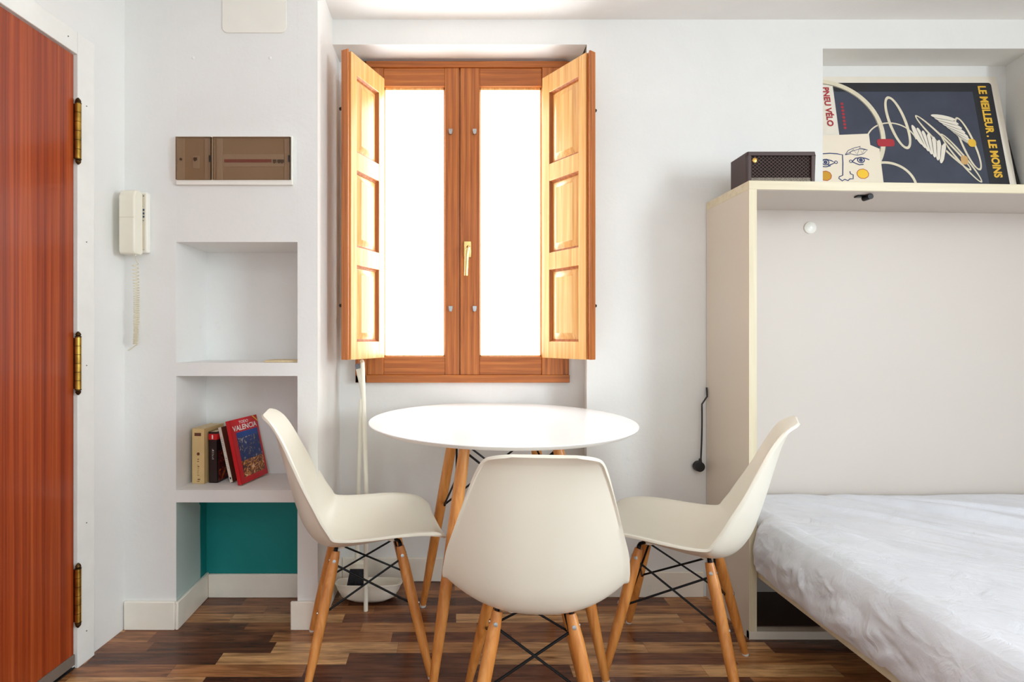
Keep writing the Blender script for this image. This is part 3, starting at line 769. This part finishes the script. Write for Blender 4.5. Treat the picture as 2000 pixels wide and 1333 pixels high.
b.prism([(fx1-.085, .022), (fx1-.001, .022), (fx1-.001, fy1-.01), (fx1-.085, fy1-.01)], .0004, .00062)
def ring(cx, cy, rx, ry, t, rot=0, a0=0, a1=360, z=.001, k=1.0, clip=None):
    n = 48; o_ = []; i_ = []
    for i in range(n+1):
        a = math.radians(a0+(a1-a0)*i/n)
        for lst, dd in ((o_, 0), (i_, t)):
            x = (rx-dd)*math.cos(a); y = (ry-dd*k)*math.sin(a)
            X_ = cx+x*math.cos(rot)-y*math.sin(rot); Y_ = B0+cy+x*math.sin(rot)+y*math.cos(rot)
            lst.append((max(0.001, min(pw-.001, X_)), max(.001, min(phh-.001, Y_)), z))
    b.add(o_+i_, [(i, i+1, n+1+i+1, n+1+i) for i in range(n)])
# abstract hoops and striped ovals
b.use(5)
ring(.05, .21, .262, .255, .022, math.radians(-12), -75, 140)
ring(.372, .262, .040, .125, .012, math.radians(12), z=.0013)
ring(.655, .165, .030, .125, .009, math.radians(14), z=.0016)
ring(.335, .165, .110, .098, .006, 0, 12, 170, z=.0011)
ring(.29, -.03, .125, .115, .011, 0, 5, 175, z=.0011)
ring(.55, .17, .022, .16, .009, math.radians(38), z=.0012)
ring(.615, .10, .02, .13, .008, math.radians(32), z=.0015)
b.use(2); ring(.05, .21, .243, .236, .002, math.radians(-12), -75, 140, z=.0012)
def oval(cx, cy, rx, ry, rot, z):
    cy += B0
    n = 24; b.add([(cx+rx*math.cos(2*PI*i/n)*math.cos(rot)-ry*math.sin(2*PI*i/n)*math.sin(rot), cy+rx*math.cos(2*PI*i/n)*math.sin(rot)+ry*math.sin(2*PI*i/n)*math.cos(rot), z) for i in range(n)], [tuple(range(n))])
# two fans of pale stripes
for j in range(7):
    cx, cy = .445+j*.016, .205-j*.014; b.use(0); oval(cx, cy, .011, .048, math.radians(18-j*6), .0018+j*.00003)
    b.use(2); oval(cx+.010, cy-.002, .0012, .044, math.radians(18-j*6), .0021)
for j in range(7):
    cx, cy = .568+j*.012, .285-j*.016; b.use(0); oval(cx, cy, .052, .0105, math.radians(-12-j*5), .0018+j*.00003)
    b.use(2); oval(cx, cy-.009, .046, .001, math.radians(-12-j*5), .0021)
b.use(3); b.prism(rr(.272, .345, B0+.152, B0+.186, .012), .0009, .0016)
b.use(4); b.prism(rr(.655, .688, B0+.150, B0+.186, .014), .0018, .0022)
b.use(6); b.prism(rr(.612, .642, B0+.07, B0+.11, .013), .0018, .0022)
# lettering, read top to bottom (rotated 90 degrees clockwise)
def vtxt(body, x_left, y_top, length, cap_, mi, bold, z=.0012, skew=0):
    b.use(mi); text_shape(b, body, lambda a, c, d: (x_left+c-skew*0, y_top-a, z), width=length, height=cap_, bold=bold)
vtxt('LE MEILLEUR . LE MOINS', fx1-.061, fy1-.016, .422, .036, 4, .04, z=.0016)
vtxt('PNEU V\u00c9LO', .072, fy1-.022, .182, .034, 3, .03, z=.0016)
b.use(3)
for k in range(8): b.prism(rr(.140, .152, fy1-.105-.016*k, fy1-.094-.016*k, .004), .0008, .0011)
po = b.build('poster', ['paper', 'navy', 'ink_black', 'ink_red', 'ink_yellow', 'ink_cream', 'ink_tan'])
tag(po, 'large navy poster with white hoops and yellow sideways lettering leaning in the wall niche', 'poster')
# white backing board behind the poster
# small card with a line-drawn face
card = MB(); Yc = 2.108
CM = leaning((1.5145, Yc, 1.5905), .3, .2, math.radians(8))
card.T = CM
pcw = .262; card.use(0)
# step in the right edge of the card, as two overlapping sheets
card.prism([(0, 0), (.262, 0), (.262, .245), (.226, .262), (.226, .312), (0, .302)], -.002, 0)
card.use(1)
s_ = lambda px: (px-1607)/121*.262; t_ = lambda py: (357-py)/97*.212+.098
def stroke(pts, r=.0022):
    P_ = [Vector((s_(x), t_(y), .0004)) for x, y in pts]
    L_ = []; R_ = []
    for i, p in enumerate(P_):
        t = (P_[min(i+1, len(P_)-1)]-P_[max(i-1, 0)]).normalized(); n = Vector((-t.y, t.x, 0))*r
        L_.append(p+n); R_.append(p-n)
    n = len(P_); card.add(L_+R_, [(i, i+1, n+i+1, n+i) for i in range(n-1)])
def arc(cx, cy, rx, ry, a0, a1, n=16): return [(cx+rx*math.cos(math.radians(a0+(a1-a0)*i/n)), cy-ry*math.sin(math.radians(a0+(a1-a0)*i/n))) for i in range(n+1)]
stroke([(1607.5, 303), (1618, 300), (1632, 299), (1646, 300), (1656, 302), (1655, 318), (1652, 343), (1645, 346), (1644, 349), (1650, 354), (1655, 351), (1661, 353.5), (1665, 350), (1671, 350), (1672, 342), (1667, 340), (1666.5, 335)])
for cx, cy in ((1622, 317), (1690, 312.5)):
    stroke(arc(cx, cy, 6.5, 5.2, 0, 360)); stroke(arc(cx, cy, 2.2, 2.0, 0, 360), .0034)
stroke([(1607.5, 317), (1614, 312.5), (1624, 311), (1634, 314), (1640, 318), (1632, 321.5), (1626, 323)])
stroke(arc(1642, 317, 2.6, 2.6, 0, 360), .0016)
stroke([(1616, 325.5), (1622, 326), (1631, 324)])
stroke([(1673, 315.5), (1680, 309), (1690, 307.5), (1699, 309), (1706, 312)]); stroke([(1673, 316), (1680, 319.5), (1686, 322), (1694, 321)])
stroke(arc(1670.5, 315, 2.6, 2.6, 0, 360), .0016)
stroke([(1661, 302), (1668, 293), (1680, 288), (1692, 285), (1690, 288), (1705, 292), (1696, 300), (1684, 303), (1672, 300), (1661, 302)], .0013)
stroke([(1663, 301), (1674, 295), (1690, 290), (1703, 292)], .0011); stroke([(1670, 299), (1678, 291), (1684, 302), (1690, 288), (1694, 299), (1699, 291)], .0010)
def blob(cx, cy, rx, ry, mi):
    pts = [(s_(cx+rx*math.cos(2*PI*i/28)*(1+.05*math.sin(3*i))), t_(cy-ry*math.sin(2*PI*i/28)*(1+.04*math.cos(2*i))), .0002) for i in range(28)]
    card.use(mi); card.add(pts, [tuple(range(28))])
    card.use(4); stroke([(cx+rx*math.cos(2*PI*i/28)*(1+.05*math.sin(3*i)), cy-ry*math.sin(2*PI*i/28)*(1+.04*math.cos(2*i))) for i in range(29)], .0012)
blob(1619.5, 344, 11, 9.5, 2); blob(1690.5, 340, 11, 9.5, 3)
co = card.build('art_card', ['paper2', 'ink_blue', 'mustard', 'sun_yellow', 'ink_red'])
tag(co, 'cream card with a blue line-drawn face and yellow cheeks, propped against the poster', 'print')
# dark slim board leaning in the niche corner
b = MB(); p0 = P(1988, 359, 2.12); p1 = P(1969, 273, 2.215)
d = MB(); v = []
ax_ = Vector((p1.x-p0.x, p1.y-p0.y, p1.z-p0.z+.006)); base_ = Vector((p0.x-.006, 2.118, 1.5905))
ax_ = Vector((-.002, .085, .182)); sd = Vector((.010, 0, .001)); dp = Vector((0, -.018, -.009))*.5
base_ = Vector((2.354, 2.125, 1.5925)); ax_ = Vector((.022, .085, .303))
vs = [base_, base_+sd, base_+sd+dp*-1, base_-dp]
d.add([base_, base_+sd, base_+sd-dp, base_-dp, base_+ax_, base_+sd+ax_, base_+sd-dp+ax_, base_-dp+ax_], [(0,3,2,1),(4,5,6,7),(0,1,5,4),(1,2,6,5),(2,3,7,6),(3,0,4,7)])
tag(d.build('picture_frame', 'black', bevel=.001), 'thin black frame edge leaning beside the poster at the far right', 'frame')

# ---------------------------------------------------------------- fuse box
fb_ = thing('fuse_box', 'wall fuse box with two smoky brown covers above the wall shelves', 'fuse box', (WX(348, YA), YA, WZ(363, YA)))
X0 = WX(348, YA); Z0 = WZ(363, YA); fw = WX(573, YA)-X0; fh = WZ(268, YA)-Z0; ms = WX(419, YA)-X0
def q(px, py): return (WX(px, YA)-X0, WZ(py, YA)-Z0)
b = MB(); b.box(0, fw, -.004, -.0005, 0, fh); zz0 = q(0, 354)[1]; zz1 = q(0, 271)[1]; xr = q(570, 0)[0]
b.box(0, fw, -.014, -.004, 0, zz0); b.box(0, fw, -.014, -.004, zz1, fh); b.box(xr, fw, -.014, -.004, zz0, zz1)
b.build('box_frame', 'plastic_white', fb_, bevel=.0015)
b = MB(); b.box(q(350, 0)[0], q(362, 0)[0], -.009, -.004, zz0+.002, zz1-.002); b.box(q(402, 0)[0], q(414, 0)[0], -.009, -.004, zz0+.002, zz1-.002)
b.box(q(425, 0)[0], q(436, 0)[0], -.009, -.004, zz0+.002, zz1-.002); b.box(q(557, 0)[0], q(568, 0)[0], -.009, -.004, zz0+.002, zz1-.002)
b.box(q(437, 0)[0], q(556, 0)[0], -.008, -.004, q(0, 327)[1], q(0, 303)[1]); b.box(q(379, 0)[0], q(391, 0)[0], -.009, -.004, q(0, 331)[1], q(0, 306)[1])
b.build('inner_rail', 'plastic_white', fb_, bevel=.001)
b = MB(); b.box(.002, xr-.001, -.0048, -.004, zz0+.001, zz1-.001); b.build('backing', 'plastic_beige', fb_)
b = MB(); b.box(q(440, 0)[0], q(532, 0)[0], -.0095, -.008, q(0, 319)[1], q(0, 313)[1]); b.build('red_label_strip', 'ink_red', fb_)
for px, py in ((384, 312), (538, 316), (547, 316), (553, 316)):
    b = MB(); x, z = q(px, py); b.box(x-.006, x+.006, -.0115, -.0085, z-.006, z+.004); b.box(x-.002, x+.002, -.0125, -.0115, z-.010, z); b.build('breaker_switch', 'black', fb_)
b = MB(); x, z = q(356, 313); b.tube([(x, -.0085, z), (x, -.0115, z)], .0045, 10)
b.build('cover_screw', 'black', fb_)
for a0_, a1_ in ((348.5, 416.5), (420.5, 569.5)):
    xa, xb = q(a0_, 0)[0], q(a1_, 0)[0]
    b = MB(); b.box(xa, xb, -.0205, -.0185, zz0+.0005, zz1-.0005)
    for (u0, u1, v0, v1) in ((xa, xa+.0016, zz0, zz1), (xb-.0016, xb, zz0, zz1), (xa, xb, zz0, zz0+.0016), (xa, xb, zz1-.0016, zz1)):
        b.box(u0, u1, -.0185, -.0132, v0+.0005, v1-.0005)
    k = b.build('smoky_cover', 'smoky', fb_)
    c = MB(); zc_ = q(0, 314)[1]; c.box(xb-.006, xb-.001, -.0225, -.0207, zc_-.012, zc_+.012); c.build('cover_latch', 'black', k, bevel=.0006)
    c = MB(); c.box(xb-.0018, xb+.0012, -.0185, -.0142, zz0+.001, zz1-.001); c.build('cover_seam', 'brass_dark', k)

# ---------------------------------------------------------------- intercom
Xi = WX(240, 1.84); ic = thing('intercom', 'cream wall intercom handset in the corner beside the door', 'intercom', (Xi, YA, WZ(497, YA)))
Zi = WZ(497, YA)
bx0, bx1 = WX(243, YA)-Xi, WX(287, 1.84)-Xi
b = MB(); b.box(bx0+.004, bx1, -.024, -.0006, .002, WZ(376, 1.845)-Zi); b.build('base_plate', 'plastic_white', ic, bevel=.004)
hz0, hz1 = WZ(499, 1.80)-Zi+.004, WZ(369, 1.80)-Zi
b = MB(); hx0, hx1 = WX(233, 1.79)-Xi, WX(264, 1.79)-Xi
b.prism([(hz0, -.075), (hz0+.012, -.080), (hz1-.03, -.080), (hz1-.006, -.070), (hz1, -.045), (hz1-.01, -.028), (hz0+.006, -.028), (hz0, -.04)], hx0, hx1, lambda a, c, d: (d, c, a))
hs_ = b.build('handset', 'plastic_cream', ic, bevel=.005, seg=3)
b = MB(); b.box(hx0+.001, hx1-.001, -.0808, -.079, hz0+.125, hz0+.1265) ; b.build('seam_line', 'plastic_beige', hs_)
b = MB(); px0, px1 = WX(266, 1.82)-Xi, WX(277.5, 1.82)-Xi; b.box(px0, px1, -.0265, -.0242, .008, WZ(379, 1.84)-Zi); fp = b.build('face_plate', 'plastic_beige', ic, bevel=.001)
for py in (410.5, 417.5, 424):
    b = MB(); z = WZ(py, 1.84)-Zi; b.box(px0+.005, px1-.002, -.0295, -.0267, z-.0032, z+.0032); b.build('call_button', 'navy_button', fp, bevel=.001)
b = MB()
for k in range(3): b.box(px0+.0055+.0042*k, px0+.0085+.0042*k, -.0268, -.0266, WZ(379, 1.84)-Zi-.0095, WZ(379, 1.84)-Zi-.006)
b.build('lettering', 'black', fp)
b = MB(); b.cyl((px0+.011, -.0267, WZ(403.5, 1.84)-Zi), (px0+.011, -.0272, WZ(403.5, 1.84)-Zi), .0016, n=8); b.build('indicator', 'black', fp)
b = MB(); b.box(px0+.006, px1-.004, -.0268, -.0266, WZ(432, 1.84)-Zi, WZ(430.5, 1.84)-Zi); b.build('printed_line', 'grey_plastic', fp)
b = MB(); b.box(px0+.009, px1-.003, -.0268, -.0266, .0125, .0135); b.build('printed_line', 'grey_plastic', fp)
# coiled cord
Yk = 1.835; pts = []
xc0 = WX(265, Yk); zt0 = WZ(497, 1.81); zc1 = WZ(514, Yk); zc2 = WZ(636, Yk); zc3 = WZ(673, Yk)
pts += [(WX(265, 1.80), 1.80, WZ(499, 1.80)), (WX(264.5, 1.82), 1.82, WZ(506, 1.82))]
turns = 0; N = 900
for i in range(N+1):
    t = i/N; z = zc1+(zc3-zc1)*t
    # spacing tightens downward
    ph = 2*PI*(17*t+22*t*t)
    r = .0088 if z > zc2 else .0075
    sway = .004*math.sin(t*3)
    pts.append((xc0-.001+sway+r*math.cos(ph), Yk+r*math.sin(ph), z))
pts += [(WX(263, 1.85), 1.85, zc3-.006), (WX(256, 1.862), 1.860, WZ(682, 1.86)), (WX(250, 1.8648), 1.8645, WZ(685, 1.8645))]
b = MB(); b.T = Matrix.Translation((-Xi, -YA, -Zi)); b.tube(pts, .0016, 6); b.build('coiled_cord', 'cord', ic)

# ---------------------------------------------------------------- books
def book(name, label, base_xyz, t, h, d, yaw, lean, mats, decor=None, cat='book'):
    """spine faces the viewer: local x across the spine, y into the shelf, z up"""
    o = thing(name, label, cat, base_xyz); o.rotation_euler = (0, lean, yaw)
    b = MB(); c = .0012
    b.box(0, t, 0, .0018, 0, h); b.box(0, c, 0, d, 0, h); b.box(t-c, t, 0, d, 0, h)
    b.build('cover', mats[0], o)
    b = MB(); b.box(c, t-c, .0018, d-.002, .0015, h-.0015); b.build('pages', mats[1], o)
    if decor: decor(o, t, h, d)
    return o
def marks(b, x0, x1, z0, z1, n, y=-.0004):
    # unreadable small print: short irregular strokes running along the spine
    rnd = random.Random(n)
    for k in range(n):
        za = z0+(z1-z0)*k/n; L = (z1-z0)/n*rnd.uniform(.35, .75)
        b.box(x0, x1-(x1-x0)*rnd.choice([0, 0, .35]), y, 0, za, za+L*.45)
        if rnd.random() > .4: b.box(x0+(x1-x0)*rnd.uniform(0, .6), x1, y, 0, za+L*.6, za+L)
def dec1(o, t, h, d):
    b = MB(); b.box(.010, t-.014, -.0004, 0, h-.028, h-.016); b.build('spine_label', 'brown_ink', o)
    b = MB(); b.tube([(t*.5, 0, h*.54), (t*.5, -.0004, h*.54)], .006, 12)
    b.box(t*.4, t*.6, -.0004, 0, .008, .010); b.box(t*.45, t*.65, -.0004, 0, .014, .018)
    marks(b, t*.42, t*.58, .030, .075, 7); marks(b, t*.42, t*.55, .082, .098, 2)
    b.build('spine_print', 'brown_ink', o)
def dec2(o, t, h, d):
    b = MB(); b.box(0, t, -.0004, 0, h-.030, h-.008); b.box(t, t+.0004, 0, d*.3, h-.030, h-.008); b.build('red_band', 'red_cover', o)
    b = MB(); marks(b, t*.40, t*.62, .090, .132, 7); b.build('spine_print', 'white_ink', o)
    b = MB(); b.box(t*.42, t*.56, -.0008, -.0004, h-.027, h-.012); b.build('band_mark', 'white_ink', o)
    b = MB(); b.box(t, t+.0005, d*.08, d*.95, .006, h*.62); b.build('cover_picture', 'fire', o)
def dec3(o, t, h, d):
    b = MB(); b.box(t, t+.0006, 0.001, d, 0, h); b.build('back_cover', 'brown_ink', o)
    b = MB(); marks(b, t*.3, t*.7, .055, .105, 7); marks(b, t*.3, t*.6, .12, .18, 8); b.build('spine_print', 'grey_plastic', o)
    b = MB(); b.box(t*.3, t*.7, -.0004, 0, .012, .020); b.build('publisher_mark', 'black', o)
def dec4(o, t, h, d):
    x = t+.0005
    b = MB(); b.use(0); b.box(t, x, d*.14, d*.93, h*.34, h*.70); b.use(1); b.box(t, x, d*.14, d*.93, h*.70, h*.79); b.use(2); b.box(t, x, d*.14, d*.93, h*.09, h*.34)
    b.build('cover_photo', ['photo_blue', 'photo_sky', 'photo_orange'], o)
    b = MB(); text_shape(b, 'VALENCIA', lambda a, c, dd: (x+.0002, d*.05+a, h*.815+c), width=d*.88, height=h*.085, bold=.02)
    text_shape(b, 'TODO', lambda a, c, dd: (x+.0002, d*.30+a, h*.918+c), width=d*.34, height=h*.045, bold=.01)
    b.build('title', 'white_ink', o)
    b = MB(); b.add([(x, d*.80, h-.001), (x, d*.86, h-.001), (x, d-.001, h*.91), (x, d-.001, h*.885)], [(0, 1, 2, 3)]); b.build('corner_stripe', 'ink_yellow', o)
zf = s2t+.0008
book('thick_tan_book', 'thick tan paperback standing at the left end of the shelf row', (WX(375, 1.948), 1.948, zf), .050, .207, .135, math.radians(-6), 0, ('tan_cover', 'pages'), dec1)
book('black_novel', 'black paperback with a red band and fiery cover, next to the tan book', (WX(408.5, 1.957), 1.957, zf), .033, .193, .125, math.radians(-7), math.radians(-.8), ('black_cover', 'pages'), dec2)
book('thin_white_book', 'slim white-spined book leaning between the black and the red books', (WX(449, 1.958), 1.958, zf), .0125, .212, .120, math.radians(-10), math.radians(-13.5), ('white_cover', 'pages'), dec3)
book('red_guidebook', 'red travel guide with a night photo cover, leaning at the right of the books', (WX(465, 1.915), 1.915, zf+.002), .017, .240, .170, math.radians(-13), math.radians(-13), ('red_cover', 'pages'), dec4)
b = MB(); b.box(WX(516, 1.885), nx1-.004, 1.885, 1.985, s1t+.0003, s1t+.008); nb = b.build('notebook', 'pages', bevel=.001)
tag(nb, 'thin beige booklet lying flat on the upper wall shelf', 'booklet')

# ---------------------------------------------------------------- dustpan and broom
dp = thing('lobby_dustpan', 'white plastic dustpan with a long handle standing in the corner under the window', 'dustpan', (WX(720, 2.07), 2.07, 0))
def pan_rows():
    rows = []
    # shallow oval scoop with raised rim and tall back
    prof = [(.30, .0), (.62, .003), (.85, .018), (.97, .045), (1.03, .064), (1.05, .066), (1.045, .069), (1.0, .066), (.93, .044), (.80, .020), (.58, .008), (.0, .007)]
    for s, z in prof:
        row = []
        for k in range(49):
            a = 2*PI*k/48; c_, s__ = math.cos(a), math.sin(a)
            ex = math.copysign(abs(c_)**.72, c_)*.128; ey = math.copysign(abs(s__)**.72, s__)*.078
            up = .92-.30*s__
            row.append((ex*s, ey*s+.012, .004+z*up*1.02))
        rows.append(row)
    return rows
b = MB(); b.grid(pan_rows()); b.build('pan', 'pan', dp, angle=60)
b = MB(); lx = WX(714.5, 1.985)-dp.location.x; ly = 1.985-2.07
b.tube([(lx, ly, 0.001), (lx, ly+.001, .10), (lx-.002, ly+.02, .5), (WX(708, 2.06)-dp.location.x, 2.06-2.07, .95), (WX(707, 2.075)-dp.location.x, 2.075-2.07, 0.955)], [.0085, .0085, .0085, .0085, .0085], 14)
b.build('handle', 'plastic_cream', dp)
bp = thing('hand_broom', 'small black-bristled broom with a white handle resting in the dustpan', 'broom', (WX(694, 2.05), 2.05, 0))
ox = bp.location.x
b = MB(); zb0 = WZ(1147, 2.04); zb1 = WZ(1108, 2.05)
zb0 = .052
x0a, x1a = WX(678, 2.05)-ox, WX(716, 2.05)-ox
for k in range(26):
    t = k/25; xt = WX(686, 2.05)-ox+(WX(711, 2.05)-WX(686, 2.05))*t; xb_ = x0a+(x1a-x0a)*t
    for j in range(4):
        yy = -.012+.008*j
        b.cyl((xt, yy, zb1), (xb_+random.uniform(-.002, .002), yy*1.5, zb0+random.uniform(0, .005)+.012*t*0), .0026, .0016, 5)
b.build('bristles', 'bristle', bp)
b = MB(); b.box(WX(684, 2.05)-ox, WX(713, 2.05)-ox, -.018, .016, zb1-.002, zb1+.022); b.build('brush_head', 'plastic_cream', bp, bevel=.004)
b = MB(); b.tube([(WX(697, 2.05)-ox, 0, zb1+.015), (WX(700, 2.07)-ox, .02, .45), (WX(706, 2.10)-ox, .045, .80)], [.009, .0085, .0085], 14)
b.build('broom_handle', 'plastic_cream', bp)
b = MB(); b.tube([(WX(709, 2.09)-ox, .045, WZ(776, 2.10)), (WX(707, 2.09)-ox, .043, WZ(752, 2.09)), (WX(701.5, 2.09)-ox, .037, WZ(722, 2.09)), (WX(699, 2.09)-ox, .035, WZ(716, 2.09))], [.009, .012, .0125, .010], 14)
cl = b.build('handle_grip', 'plastic_cream', bp)
b = MB(); b.tube([(WX(701, 2.09)-ox, .036, WZ(720, 2.09)), (WX(698.5, 2.09)-ox, .035, WZ(711, 2.09))], [.0132, .0100], 14); b.build('end_cap', 'grey_plastic', cl)

# ---------------------------------------------------------------- power cord
b = MB(); Yc_ = 2.075
xk = WX(1370, Yc_); pts = []
for i in range(21):
    t = i/20; pts.append((WX(1370.5+1.5*math.sin(t*3)-2*t, Yc_), Yc_, WZ(762+(902-762)*t, Yc_)))
pc = thing('power_cord', 'black power cord with round plug hanging beside the cabinet', 'cord', (xk, Yc_, .6))
b.T = Matrix.Translation((-xk, -Yc_, -.6))
hole = [(cx0-.003, Yc_+.01, WZ(755, Yc_))]
b.tube([(cx0-.004, Yc_+.012, WZ(758, Yc_)), (cx0-.006, Yc_+.004, WZ(775, Yc_))]+pts[4:], .0033, 8); b.build('cable', 'black', pc)
b = MB(); b.T = Matrix.Translation((-xk, -Yc_, -.6)); c = P(1366, 912, Yc_)
b.tube([(c.x, Yc_-.008, c.z), (c.x, Yc_-.006, c.z), (c.x, Yc_+.012, c.z), (c.x, Yc_+.016, c.z)], [.010, .020, .022, .016], 20)
b.tube([(c.x+.002, Yc_, c.z+.010), (c.x+.004, Yc_, c.z+.032)], [.009, .005], 10); b.build('plug', 'black', pc)
